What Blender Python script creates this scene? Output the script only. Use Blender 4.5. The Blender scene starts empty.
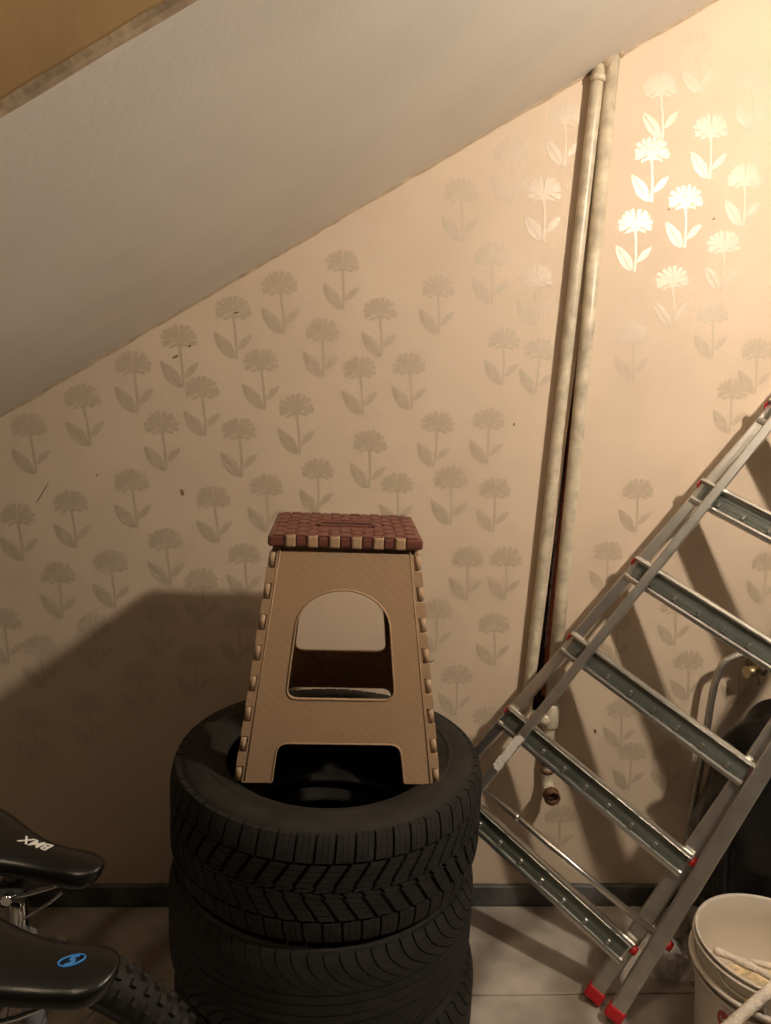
import bpy, bmesh, math, random
from math import sin, cos, pi, radians, sqrt
from mathutils import Vector as V, Matrix
from mathutils.geometry import tessellate_polygon
random.seed(7)
S = bpy.context.scene
COL = S.collection

# ------------------------------------------------------------------ camera, light, exposure
WALL_Y = 1.835
cam_d = bpy.data.cameras.new('camera'); cam = bpy.data.objects.new('camera', cam_d); COL.objects.link(cam)
cam_d.sensor_fit = 'HORIZONTAL'; cam_d.sensor_width = 36.0; cam_d.lens = 36.0*760/771
cam_d.clip_start = 0.01
p_, r_, w_ = radians(10), radians(2.5), radians(3.8)
r0 = V((cos(w_), -sin(w_), 0)); fw = V((sin(w_)*cos(p_), cos(w_)*cos(p_), -sin(p_))); u0 = V((sin(w_)*sin(p_), cos(w_)*sin(p_), cos(p_)))
cx = cos(r_)*r0 + sin(r_)*u0; cy = -sin(r_)*r0 + cos(r_)*u0
cam.matrix_world = Matrix(((cx.x, cy.x, -fw.x, 0), (cx.y, cy.y, -fw.y, 0), (cx.z, cy.z, -fw.z, 1.398), (0, 0, 0, 1)))
S.camera = cam

BULB = V((1.22, 0.50, 2.12)); BULB_R = 0.045; BULB_L = 1130.0     # bare bulb hanging beside the flight
BULB_C = (1.0, 0.855, 0.70)
FILL = V((-0.45, -0.15, 2.95)); FILL_R = 0.07; FILL_L = 240.0     # unseen fill lamp added to brighten the painted stair side
FILL_C = (1.0, 0.78, 0.52)
wd = bpy.data.worlds.new('world'); S.world = wd; wd.use_nodes = True
wd.node_tree.nodes['Background'].inputs[0].default_value = (1.0, 0.76, 0.52, 1)
wd.node_tree.nodes['Background'].inputs[1].default_value = 0.018
S.view_settings.view_transform = 'Standard'; S.view_settings.look = 'None'
S.view_settings.exposure = 0.0; S.view_settings.gamma = 1.0; S.view_settings.use_curve_mapping = False

# ------------------------------------------------------------------ materials
MATS = {}
def mat(name, col, rough=0.6, metal=0.0, var=0.12, scale=20, bump=0.0, bscale=None, spec=0.5, stretch=None, emit=None, trans=0, dark=None, detail=4, coat=0, alpha=1):
    if name in MATS: return MATS[name]
    m = bpy.data.materials.new(name); m.use_nodes = True; nt = m.node_tree; N = nt.nodes; L = nt.links
    b = N['Principled BSDF']
    tc = N.new('ShaderNodeTexCoord'); mp = N.new('ShaderNodeMapping'); L.new(tc.outputs['Object'], mp.inputs[0])
    if stretch: mp.inputs['Scale'].default_value = stretch
    nz = N.new('ShaderNodeTexNoise'); nz.inputs['Scale'].default_value = scale; nz.inputs['Detail'].default_value = detail
    L.new(mp.outputs[0], nz.inputs['Vector'])
    rp = N.new('ShaderNodeValToRGB'); rp.color_ramp.elements[0].position = 0.3; rp.color_ramp.elements[1].position = 0.7
    lo = dark if dark else tuple(c*(1-var) for c in col); hi = tuple(min(1, c*(1+var)) for c in col)
    rp.color_ramp.elements[0].color = (*lo, 1); rp.color_ramp.elements[1].color = (*hi, 1)
    L.new(nz.outputs['Fac'], rp.inputs[0]); L.new(rp.outputs[0], b.inputs['Base Color'])
    b.inputs['Roughness'].default_value = rough; b.inputs['Metallic'].default_value = metal
    b.inputs['Specular IOR Level'].default_value = spec
    if coat: b.inputs['Coat Weight'].default_value = coat
    if trans: b.inputs['Transmission Weight'].default_value = trans
    if alpha < 1: b.inputs['Alpha'].default_value = alpha
    if bump:
        nb = N.new('ShaderNodeTexNoise'); nb.inputs['Scale'].default_value = bscale or scale*3; nb.inputs['Detail'].default_value = 5
        L.new(mp.outputs[0], nb.inputs['Vector'])
        bp = N.new('ShaderNodeBump'); bp.inputs['Strength'].default_value = bump; bp.inputs['Distance'].default_value = 0.01
        L.new(nb.outputs['Fac'], bp.inputs['Height']); L.new(bp.outputs[0], b.inputs['Normal'])
    if emit:
        b.inputs['Emission Color'].default_value = (*emit[0], 1); b.inputs['Emission Strength'].default_value = emit[1]
    MATS[name] = m
    return m
mat('wallpaper', (.71, .57, .425), .62, var=.05, scale=5, bump=.05, bscale=180, spec=.3)
mat('wallpaper_print', (.60, .485, .35), .40, metal=.05, var=.05, scale=60, bump=.02, bscale=200, spec=.9)
mat('plaster', (.80, .75, .68), .8, var=.04, scale=4, bump=.035, bscale=120, spec=.2)
mat('plaster_edge', (.50, .38, .25), .85, var=.25, scale=30, bump=.15, bscale=60)
mat('stair_paint', (.46, .30, .14), .5, var=.22, scale=7, bump=.05, bscale=40, stretch=(1.5, 1, .6))
mat('slab', (.44, .39, .33), .42, var=.38, scale=6, bump=.03, bscale=50, detail=8)
mat('grout', (.10, .085, .065), .9, var=.3, scale=60)
mat('skirting', (.095, .095, .09), .6, var=.55, scale=16, bump=.2, bscale=60)
mat('pipe_paint', (.62, .54, .40), .32, var=.26, scale=30, bump=.12, bscale=60, spec=.5)
mat('rust', (.16, .075, .035), .8, var=.5, scale=70, bump=.5)
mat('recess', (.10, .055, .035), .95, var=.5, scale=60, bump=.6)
mat('conduit', (.40, .10, .055), .6, var=.3, scale=50)
mat('black', (.008, .007, .006), .9, var=.2)
mat('rubber', (.015, .0135, .012), .72, var=.3, scale=40, bump=.12, bscale=300, spec=.35)
mat('rubber_worn', (.024, .021, .017), .8, var=.35, scale=14, bump=.15, bscale=200, spec=.25)
mat('beige_plastic', (.44, .285, .165), .48, var=.03, scale=30, bump=.015, bscale=500, spec=.4)
mat('brown_plastic', (.165, .056, .037), .45, var=.08, scale=60, spec=.4)
mat('alu', (.62, .60, .55), .30, metal=.95, var=.10, scale=8, bump=.02, bscale=80, stretch=(1, 1, 1))
mat('alu_dull', (.52, .50, .45), .38, metal=.9, var=.15, scale=20)
mat('alu_channel', (.20, .22, .19), .45, metal=.7, var=.15, scale=20)
mat('red_plastic', (.48, .014, .018), .4, var=.1)
mat('white_paint', (.75, .70, .62), .7, var=.1, scale=60, bump=.3)
mat('steel_braid', (.50, .47, .42), .35, metal=.9, var=.3, scale=200, bump=.4, bscale=350)
mat('brass', (.45, .36, .22), .35, metal=.85, var=.15)
mat('bag_black', (.010, .010, .010), .33, var=.3, scale=9, bump=.5, bscale=22, spec=.35)
mat('bucket_white', (.62, .55, .46), .42, var=.06, scale=9, bump=.02)
mat('plaster_crumb', (.66, .52, .32), .95, var=.35, scale=55, bump=.9, bscale=110)
mat('sticker_red', (.35, .03, .04), .4)
mat('sticker_white', (.7, .62, .55), .4)
mat('dirty_wood', (.70, .62, .52), .8, var=.15, scale=50, bump=.5)
mat('saddle_black', (.005, .0045, .004), .30, var=.15, scale=60, bump=.04, bscale=400, spec=.45)
mat('bike_black', (.012, .012, .012), .4)
mat('chrome', (.7, .7, .7), .15, metal=1)
mat('bike_grey', (.18, .19, .21), .4, metal=.3)
mat('white_ink', (.75, .74, .70), .5)
mat('blue_ink', (.03, .20, .55), .5)
mat('clear_film', (.46, .42, .36), .3, var=.2, scale=30, bump=.5, alpha=.6)
mat('socket', (.6, .57, .5), .4)
mat('bulb_glass', (1, 1, 1), .4, emit=(BULB_C, BULB_L))
mat('fill_glass', (1, 1, 1), .4, emit=(FILL_C, FILL_L))
mat('stain', (.24, .165, .10), .9, var=.4, scale=80)

# marble-like veins on the floor slabs, diagonal grain on the stool panels
def add_wave(name, col, scale, fac, rot=(0, 0, 0), dist=6.0):
    nt = MATS[name].node_tree; N = nt.nodes; L = nt.links; b = N['Principled BSDF']
    src = b.inputs['Base Color'].links[0].from_socket
    tc = N.new('ShaderNodeTexCoord'); mp = N.new('ShaderNodeMapping'); mp.inputs['Rotation'].default_value = rot
    L.new(tc.outputs['Object'], mp.inputs[0])
    wv = N.new('ShaderNodeTexWave'); wv.inputs['Scale'].default_value = scale; wv.inputs['Distortion'].default_value = dist
    wv.inputs['Detail'].default_value = 4; L.new(mp.outputs[0], wv.inputs['Vector'])
    pw = N.new('ShaderNodeMath'); pw.operation = 'POWER'; pw.inputs[1].default_value = 3; L.new(wv.outputs['Fac'], pw.inputs[0])
    ml = N.new('ShaderNodeMath'); ml.operation = 'MULTIPLY'; ml.inputs[1].default_value = fac; L.new(pw.outputs[0], ml.inputs[0])
    mx = N.new('ShaderNodeMix'); mx.data_type = 'RGBA'; L.new(ml.outputs[0], mx.inputs[0]); L.new(src, mx.inputs[6])
    mx.inputs[7].default_value = (*col, 1); L.new(mx.outputs[2], b.inputs['Base Color'])
add_wave('slab', (.20, .16, .12), 1.6, .8, (0, 0, .7), 9)
add_wave('beige_plastic', (.50, .335, .205), 22, .35, (0, .75, 0), 0)
add_wave('stair_paint', (.52, .34, .14), 3.0, .35, (0, .2, .3), 7)

# ------------------------------------------------------------------ mesh helpers
class MB:
    def __init__(s): s.v = []; s.f = []; s.sm = []
    def add(s, vs, fs, smooth=False):
        o = len(s.v); s.v += [V(v) for v in vs]
        for f in fs: s.f.append([i+o for i in f]); s.sm.append(smooth)
        return s
    def hexa(s, c):   # 8 corners: bottom ring 0-3, top ring 4-7
        return s.add(c, [(3, 2, 1, 0), (4, 5, 6, 7), (0, 1, 5, 4), (1, 2, 6, 5), (2, 3, 7, 6), (3, 0, 4, 7)])
    def box(s, c, ax, ay, az):
        c = V(c); ax = V(ax); ay = V(ay); az = V(az)
        return s.hexa([c-ax-ay-az, c+ax-ay-az, c+ax+ay-az, c-ax+ay-az, c-ax-ay+az, c+ax-ay+az, c+ax+ay+az, c-ax+ay+az])
    def bbox(s, lo, hi):
        lo = V(lo); hi = V(hi); return s.box((lo+hi)/2, ((hi.x-lo.x)/2, 0, 0), (0, (hi.y-lo.y)/2, 0), (0, 0, (hi.z-lo.z)/2))
    def beam(s, a, b, wdir, w, h):   # rectangular bar a->b, width w along wdir
        a = V(a); b = V(b); t = (b-a).normalized(); wd_ = V(wdir); wd_ = (wd_-t*wd_.dot(t)).normalized(); hd = t.cross(wd_)
        return s.box((a+b)/2, wd_*w/2, hd*h/2, (b-a)/2)
    def tube(s, pts, r, n=12, caps=True, closed=False):
        pts = [V(p) for p in pts]; k = len(pts); rs = r if isinstance(r, (list, tuple)) else [r]*k
        vs = []; prev = None
        for i, p in enumerate(pts):
            if closed: t = (pts[(i+1) % k]-pts[i-1]).normalized()
            else: t = (pts[min(i+1, k-1)]-pts[max(i-1, 0)]).normalized()
            if prev is None:
                a = t.orthogonal().normalized()
            else:
                a = prev-t*prev.dot(t)
                a = a.normalized() if a.length > 1e-6 else t.orthogonal().normalized()
            prev = a; b = t.cross(a)
            for j in range(n): vs.append(p+(a*cos(2*pi*j/n)+b*sin(2*pi*j/n))*rs[i])
        fs = []
        for i in range(k if closed else k-1):
            i2 = (i+1) % k
            for j in range(n): fs.append((i*n+j, i*n+(j+1) % n, i2*n+(j+1) % n, i2*n+j))
        s.add(vs, fs, True)
        if caps and not closed:
            o = len(s.v)-len(vs)
            s.f.append([o+j for j in range(n)][::-1]); s.sm.append(False)
            s.f.append([o+(k-1)*n+j for j in range(n)]); s.sm.append(False)
        return s
    def lathe(s, prof, n=64, c=(0, 0, 0), closed=True, frame=None):
        vs = []; fs = []; m = len(prof); c = V(c)
        for i in range(n):
            a = 2*pi*i/n
            for r, z in prof: vs.append(V((r*cos(a), r*sin(a), z)))
        if frame: vs = [frame @ v for v in vs]
        vs = [v+c for v in vs]
        for i in range(n):
            i2 = (i+1) % n
            for j in range(m if closed else m-1):
                j2 = (j+1) % m; fs.append((i*m+j, i2*m+j, i2*m+j2, i*m+j2))
        return s.add(vs, fs, True)
    def prism(s, poly, d, frame=None):   # poly 2D (x, z) extruded along y from 0 to d
        n = len(poly); a = [V((x, 0, z)) for x, z in poly]; b = [V((x, d, z)) for x, z in poly]
        vs = a+b
        if frame: vs = [frame @ v for v in vs]
        s.add(vs, [list(range(n)), list(range(2*n-1, n-1, -1))]+[(i, i+n, (i+1) % n+n, (i+1) % n) for i in range(n)])
        return s
    def build(s, name, m, parent=None, loc=(0, 0, 0), bevel=0, seg=2):
        me = bpy.data.meshes.new(name); me.from_pydata([tuple(v) for v in s.v], [], s.f); me.update()
        for p, q in zip(me.polygons, s.sm): p.use_smooth = q
        bm = bmesh.new(); bm.from_mesh(me); bmesh.ops.recalc_face_normals(bm, faces=bm.faces); bm.to_mesh(me); bm.free()
        return link(name, me, m, parent, loc, bevel, seg)
def link(name, me, m, parent=None, loc=(0, 0, 0), bevel=0, seg=2):
    o = bpy.data.objects.new(name, me); COL.objects.link(o); o.location = loc
    if m is not None:
        me.materials.clear(); me.materials.append(MATS[m] if isinstance(m, str) else m)
    if parent is not None: o.parent = parent
    if bevel:
        md = o.modifiers.new('bevel', 'BEVEL'); md.width = bevel; md.segments = seg; md.limit_method = 'ANGLE'; md.angle_limit = radians(40)
    return o
def thing(name, label, cat, loc=(0, 0, 0), group=None):
    o = bpy.data.objects.new(name, None); COL.objects.link(o); o.location = loc; o.empty_display_size = .05
    o['label'] = label; o['category'] = cat
    if group: o['group'] = group
    return o
def tag(o, label, cat, group=None, kind=None):
    o['label'] = label; o['category'] = cat
    if group: o['group'] = group
    if kind: o['kind'] = kind
    return o
def struct(o, label=None, cat=None):
    o['kind'] = 'structure'
    if label: o['label'] = label
    if cat: o['category'] = cat
    return o
def poly_curve(name, loops, extrude, bevel, m, parent, frame):
    """flat plate with holes: first loop outer, the others holes (2D), laid into frame (Matrix)"""
    cu = bpy.data.curves.new(name, 'CURVE'); cu.dimensions = '2D'; cu.fill_mode = 'BOTH'; cu.extrude = extrude; cu.bevel_depth = bevel; cu.bevel_resolution = 1
    for lp in loops:
        sp = cu.splines.new('POLY'); sp.points.add(len(lp)-1); sp.use_cyclic_u = True
        for q, (x, y) in zip(sp.points, lp): q.co = (x, y, 0, 1)
    t = bpy.data.objects.new(name, cu); COL.objects.link(t)
    dg = bpy.context.evaluated_depsgraph_get(); me = bpy.data.meshes.new_from_object(t.evaluated_get(dg))
    bpy.data.objects.remove(t); bpy.data.curves.remove(cu)
    me.transform(frame); me.name = name
    return link(name, me, m, parent)
def arc(cx_, cy_, r, a0, a1, n=8, ry=None):
    return [(cx_+r*cos(radians(a0+(a1-a0)*i/n)), cy_+(ry or r)*sin(radians(a0+(a1-a0)*i/n))) for i in range(n+1)]
def smooth_path(pts, n=6):
    pts = [V(p) for p in pts]; out = []
    for i in range(len(pts)-1):
        p0 = pts[max(i-1, 0)]; p1 = pts[i]; p2 = pts[i+1]; p3 = pts[min(i+2, len(pts)-1)]
        for k in range(n):
            t = k/n; out.append(.5*((2*p1)+(p2-p0)*t+(2*p0-5*p1+4*p2-p3)*t*t+(3*p1-p0-3*p2+p3)*t**3))
    out.append(pts[-1]); return out

# ------------------------------------------------------------------ setting
SL = 0.62                                     # pitch of the stair flight
def soff(x): return 1.272+SL*(x+0.789)        # underside height
# back wall with a narrow open chase behind the pipes
x0, x1, zt = -2.3, 2.7, 3.6
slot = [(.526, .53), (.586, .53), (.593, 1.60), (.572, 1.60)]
b = MB()
ring = [(x0, 0), (x1, 0), (x1, zt), (x0, zt)]
W = lambda q, y=WALL_Y: (q[0], y, q[1])
vs = [W(q) for q in ring]+[W(q) for q in slot]+[W(q, WALL_Y+.045) for q in slot]+[W(q, WALL_Y+.09) for q in ring]
b.add(vs, [(0, 1, 5, 4), (1, 2, 6, 5), (2, 3, 7, 6), (3, 0, 4, 7), (4, 5, 9, 8), (5, 6, 10, 9), (6, 7, 11, 10), (7, 4, 8, 11), (8, 9, 10, 11),
           (13, 12, 15, 14), (0, 12, 13, 1), (1, 13, 14, 2), (2, 14, 15, 3), (3, 15, 12, 0)])
wall = struct(b.build('wall_back', 'wallpaper'))
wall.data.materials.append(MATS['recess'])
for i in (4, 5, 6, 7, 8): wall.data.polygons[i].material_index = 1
# stairs overhead: sloping plastered underside and painted side
NEAR = 0.667
b = MB()
xa, xb = -2.05, 2.7
b.hexa([(xa, NEAR, soff(xa)), (xb, NEAR, soff(xb)), (xb, WALL_Y, soff(xb)), (xa, WALL_Y, soff(xa)),
        (xa, NEAR, soff(xa)+.14), (xb, NEAR, soff(xb)+.14), (xb, WALL_Y, soff(xb)+.14), (xa, WALL_Y, soff(xa)+.14)])
struct(b.build('ceiling', 'plaster'))
b = MB()
b.hexa([(xa, NEAR-.0075, soff(xa)+.004), (xb, NEAR-.0075, soff(xb)+.004), (xb, NEAR-.001, soff(xb)+.004), (xa, NEAR-.001, soff(xa)+.004),
        (xa, NEAR-.0075, soff(xa)+1.3), (xb, NEAR-.0075, soff(xb)+1.3), (xb, NEAR-.001, soff(xb)+1.3), (xa, NEAR-.001, soff(xa)+1.3)])
struct(b.build('wall_stair', 'stair_paint'))
# ragged plaster arris along the lower edge of the flight
b = MB(); n = 90; prof = []
for i in range(n+1):
    x = -1.2+i*2.6/n; j = random.uniform(-.0012, .0012); k = random.uniform(-.0012, .0012)
    z = soff(x); prof.append([(x, NEAR+.002+j, z-.0008), (x, NEAR-.0070+k, z+.0005), (x, NEAR-.0085, z+.0060+k), (x, NEAR-.002, z+.009)])
for i in range(n):
    a, c = prof[i], prof[i+1]
    b.add(a+c, [(0, 1, 5, 4), (1, 2, 6, 5), (2, 3, 7, 6)])
struct(b.build('trim_1', 'plaster_edge'))
# cement line where the flight meets the wallpaper
b = MB(); prof = []
n = 120
for i in range(n+1):
    x = -1.3+i*2.9/n; z = soff(x); prof.append([(x, WALL_Y-.004-random.random()*.003, z+.001), (x, WALL_Y-.001, z-.004-random.random()*.004), (x, WALL_Y, z)])
for i in range(n): b.add(prof[i]+prof[i+1], [(0, 1, 4, 3)])
struct(b.build('trim_2', 'plaster_edge'))
# floor slabs
b = MB(); b.bbox((-2.3, -1.6, -.06), (2.7, WALL_Y, -.004)); floor = struct(b.build('floor', 'grout'))
ys = [-1.6, -.72, .22, 1.10, 1.522, WALL_Y-.012]
for j in range(5):
    off = (.13, .47, .30, .14, .10)[j]
    xs = [-2.3]+[(-2+off)+k*.93 for k in range(6) if -2.2 < (-2+off)+k*.93 < 2.5]+[2.7]
    for i in range(len(xs)-1):
        m = MB(); m.bbox((xs[i]+.0018, ys[j]+.0018, -.02), (xs[i+1]-.0018, ys[j+1]-.0018, random.uniform(-.0008, 0)))
        m.build('floor_slab', 'slab', floor, bevel=.0012, seg=1)
b = MB(); n = 160; prof = []
for i in range(n+1):
    x = x0+(x1-x0)*i/n; z = .058+random.uniform(-.0018, .0018)
    prof.append([(x, WALL_Y-.012, 0), (x, WALL_Y-.012, z-.003), (x, WALL_Y-.008, z), (x, WALL_Y, z+.001)])
for i in range(n): b.add(prof[i]+prof[i+1], [(0, 1, 5, 4), (1, 2, 6, 5), (2, 3, 7, 6)])
struct(b.build('baseboard_back', 'skirting'))

# printed flowers of the wallpaper (metallic ink, barely raised)
def flower_mesh(seed):
    rnd = random.Random(seed); polys = []
    def blob(cx_, cy_, rx, ry, rot, n=12, j=.06):
        ps = []
        for i in range(n):
            a = 2*pi*i/n; k = 1+rnd.uniform(-j, j); x = rx*cos(a)*k; y = ry*sin(a)*k
            ps.append((cx_+x*cos(rot)-y*sin(rot), cy_+x*sin(rot)+y*cos(rot)))
        polys.append(ps)
    # ragged petals fanned round the base of the head, fringe below
    for i in range(10):
        a = radians(-14+i*23.1+rnd.uniform(-3, 3)); L = .345*(1+rnd.uniform(-.06, .05)); w = .047
        d = (cos(a)*1.06, sin(a)*.90); nrm = (-sin(a), cos(a)); bx, by = 0, -.035
        tip = [(.30, .50), (.70, .93), (.92, .96), (1.0, .55), (.95, .06), (1.01, -.45), (.93, -.94), (.70, -.93), (.30, -.50)]
        polys.append([(bx+d[0]*L*t+nrm[0]*w*s, by+d[1]*L*t+nrm[1]*w*s) for t, s in tip])
    blob(-.07, -.01, .075, .10, .25, 12, .05); blob(.07, -.01, .075, .10, -.25, 12, .05); blob(0, -.06, .12, .08, 0, 12, .05)
    for (fx_, fy_, rx, ry, ro) in ((-.25, -.13, .10, .035, .35), (-.14, -.175, .09, .032, .5), (.0, -.15, .12, .04, 0), (.15, -.165, .09, .032, -.45), (.25, -.12, .10, .035, -.3)):
        blob(fx_, fy_, rx, ry, ro, 9)
    # stem
    L = [(-.028, -.15), (.0, -.40), (.012, -.65), (-.012, -.97), (.022, -1.0), (.052, -.97), (.055, -.65), (.042, -.40), (.028, -.15)]
    polys.append(L)
    # large left leaf in two halves with a vein gap, small right leaf
    a0, tip = V((-.03, -.99)), V((-.41, -.45)); ax = tip-a0; nr = V((-ax.y, ax.x)).normalized()
    prof = [(0, .01), (.2, .095), (.42, .135), (.65, .11), (.85, .06), (1, .0)]
    for sgn in (1, -1):
        e = [a0+ax*t+nr*sgn*w*(1.05 if sgn < 0 else .95) for t, w in prof]; mid = [a0+ax*t+nr*sgn*(.006 if .25 < t < .9 else 0) for t in (.88, .6, .35, .12)]
        polys.append([tuple(q) for q in e+mid])
    a0, tip = V((.055, -.80)), V((.37, -.50)); ax = tip-a0; nr = V((-ax.y, ax.x)).normalized()
    polys.append([tuple(a0+ax*t+nr*w) for t, w in ((0, .012), (.3, .065), (.6, .075), (.85, .04), (1, 0), (.85, -.03), (.55, -.07), (.25, -.06), (0, -.015))])
    vs = []; fs = []; d = .0005
    for k, ps in enumerate(polys):
        tri = tessellate_polygon([[V((x, y, 0)) for x, y in ps]]); o = len(vs)
        vs += [(x*.113, -d-k*.000006, y*.113) for x, y in ps]; fs += [(o+t[0], o+t[1], o+t[2]) for t in tri]
    me = bpy.data.meshes.new('flower_print'); me.from_pydata(vs, [], fs); me.update()
    bm = bmesh.new(); bm.from_mesh(me)
    for f in bm.faces:
        if f.normal.y > 0: f.normal_flip()
    bm.to_mesh(me); bm.free()
    me.materials.append(MATS['wallpaper_print']); return me
FM = [flower_mesh(s) for s in (1, 2, 3)]
FLOWERS = [(-0.724, 1.251, 0.116, 7.0), (-0.6, 1.323, 0.118, 10.9), (-0.481, 1.405, 0.116, 3.2), (-0.376, 1.47, 0.118, 3.1), (-0.252, 1.54, 0.116, 2.8), (-0.146, 1.601, 0.114, 6.9), (-0.187, 1.424, 0.114, 5.4), (-0.323, 1.354, 0.111, 2.5), (-0.417, 1.268, 0.111, 3.7), (-0.236, 1.261, 0.115, 2.3), (-0.102, 1.322, 0.116, 4.8), (-0.758, 1.037, 0.114, 2.3), (-0.633, 1.073, 0.114, 4.3), (-0.49, 1.128, 0.116, 6.8), (-0.667, 0.895, 0.113, -0.4), (-0.542, 0.928, 0.119, 2.4), (-0.411, 0.987, 0.115, 6.4), (-0.295, 1.095, 0.114, 5.9), (-0.169, 1.128, 0.111, -2.2), (-0.22, 0.957, 0.106, 1.4), (-0.324, 0.89, 0.115, 1.8), (0.706, 2.078, 0.11, 12.7), (0.701, 1.941, 0.116, 4.9), (0.679, 1.782, 0.113, 3.2), (0.835, 1.998, 0.112, 4.2), (0.793, 1.841, 0.114, 3.9), (0.929, 1.896, 0.11, 3.3), (0.897, 1.746, 0.111, 4.6), (0.781, 1.659, 0.112, 10.3), (0.778, 2.171, 0.09, 26.7), (0.916, 2.105, 0.097, 16.8), (0.492, 2.004, 0.109, 2.1), (0.373, 1.919, 0.115, 4.2), (0.456, 1.84, 0.117, 3.2), (0.263, 1.827, 0.114, 3.5), (0.345, 1.69, 0.113, -0.4), (0.453, 1.646, 0.11, 2.9), (0.222, 1.611, 0.091, 1.1), (-0.044, 1.5, 0.105, -3.3), (0.046, 1.418, 0.108, 5.2), (0.077, 1.243, 0.114, -4.4), (-0.046, 1.172, 0.096, -3.5), (0.147, 1.144, 0.1, 1.2), (0.278, 1.163, 0.122, -0.0), (0.39, 1.14, 0.105, -4.3), (0.239, 1.296, 0.105, -11.7), (0.363, 1.308, 0.098, -4.8), (0.387, 1.499, 0.094, -3.9), (-0.002, 1.657, 0.092, -2.4), (0.088, 1.554, 0.103, 2.4), (0.163, 1.431, 0.099, 5.6), (0.475, 1.48, 0.097, -10.1), (0.333, 0.964, 0.109, -2.4), (0.431, 0.967, 0.107, -2.9), (0.263, 0.827, 0.112, -4.7), (0.411, 0.793, 0.113, 2.2), (0.324, 0.654, 0.11, -3.4), (0.411, 0.543, 0.109, -1.2), (0.699, 1.525, 0.107, 5.2), (0.89, 1.585, 0.104, 4.2), (0.96, 1.405, 0.098, -0.3), (1.01, 1.504, 0.096, 3.0), (0.75, 1.15, 0.104, -1.2), (0.689, 0.99, 0.102, -3.3), (0.88, 0.855, 0.108, 2.9), (0.931, 0.705, 0.108, 4.3), (0.766, 0.569, 0.11, 0.6), (1.066, 0.696, 0.113, 8.7), (1.107, 0.975, 0.108, -6.6), (0.73, 0.806, 0.103, -0.3), (-0.421, 0.8, 0.114, -8.8), (-0.586, 0.767, 0.117, -0.1), (-0.719, 0.71, 0.115, 3.4), (-0.605, 0.56, 0.113, 1.1), (-0.478, 0.646, 0.113, 1.8), (-0.343, 0.693, 0.115, 1.2), (-0.232, 0.789, 0.118, -3.1), (-0.744, 0.517, 0.111, 4.3), (0.806, 0.447, 0.11, -5.6), (0.902, 0.449, 0.112, 10.5), (0.627, 0.263, 0.11, -2.4), (-0.851, 0.925, 0.125, 3.7), (-0.801, 0.775, 0.116, -0.1)]
for i, (fx, fz, fl, fr) in enumerate(FLOWERS):
    if fz+.05 > soff(fx-.03)-.012: 
        if fz > soff(fx)-.02: continue
    o = bpy.data.objects.new('flower_print', FM[i % 3]); COL.objects.link(o); o.parent = wall
    o.location = (fx, WALL_Y, fz); o.rotation_euler = (0, -radians(3.5+.5*(fr-3.5)), 0)
    k = .5+.5*fl/.113; k = max(.95, min(1.04, k)); o.scale = (k, 1, k)
# knocks and scratches in the wallpaper
for (mx_, mz_, sx, sz, rot) in ((-.37, 1.105, .006, .009, .3), (-.57, 1.14, .003, .0025, 0), (-.70, 1.09, .0012, .040, -.55), (.865, 1.80, .003, .003, 0), (.755, 1.815, .003, .003, .4),
                              (.255, .690, .012, .003, .4), (.700, .505, .005, .008, .6), (.72, .36, .004, .007, .4), (-.385, 1.425, .010, .003, .35), (-.352, 1.452, .004, .003, .2), (-.245, 1.532, .007, .002, .3), (.425, 1.30, .003, .004, 0)):
    ps = []
    for i in range(9):
        a = 2*pi*i/9; k = random.uniform(.6, 1.15); x = sx*cos(a)*k; z = sz*sin(a)*k
        ps.append((mx_+x*cos(rot)-z*sin(rot), WALL_Y-.0009, mz_+x*sin(rot)+z*cos(rot)))
    MB().add(ps, [list(range(9))]).build('wall_scuff', 'stain', wall)

# ------------------------------------------------------------------ lamps
def lamp(name, label, c, r, glass, top):
    t = thing(name, label, 'lamp', c)
    MB().lathe([(r*sin(pi*i/12), -r*cos(pi*i/12)) for i in range(1, 11)]+[(.016, r*1.25), (.001, r*1.25), (.001, -r)], 20).build('bulb', glass, t)
    MB().lathe([(.001, r*1.25), (.019, r*1.25), (.021, r*1.25+.05), (.012, r*1.25+.065), (.001, r*1.25+.065)], 20).build('socket', 'socket', t)
    MB().tube([(0, 0, r*1.25+.06), (0, 0, top-c.z-.02)], .003, 8).build('cord', 'bike_black', t)
    MB().lathe([(.001, top-c.z-.02), (.03, top-c.z-.015), (.035, top-c.z), (.001, top-c.z)], 20).build('ceiling_rose', 'socket', t)
lamp('pendant_bulb', 'bare bulb hanging low on a long cord in front of the stairs', BULB, BULB_R, 'bulb_glass', 3.6)
lamp('fill_bulb', 'larger unseen fill bulb added high beside the painted stair side', FILL, FILL_R, 'fill_glass', 3.6)

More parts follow.
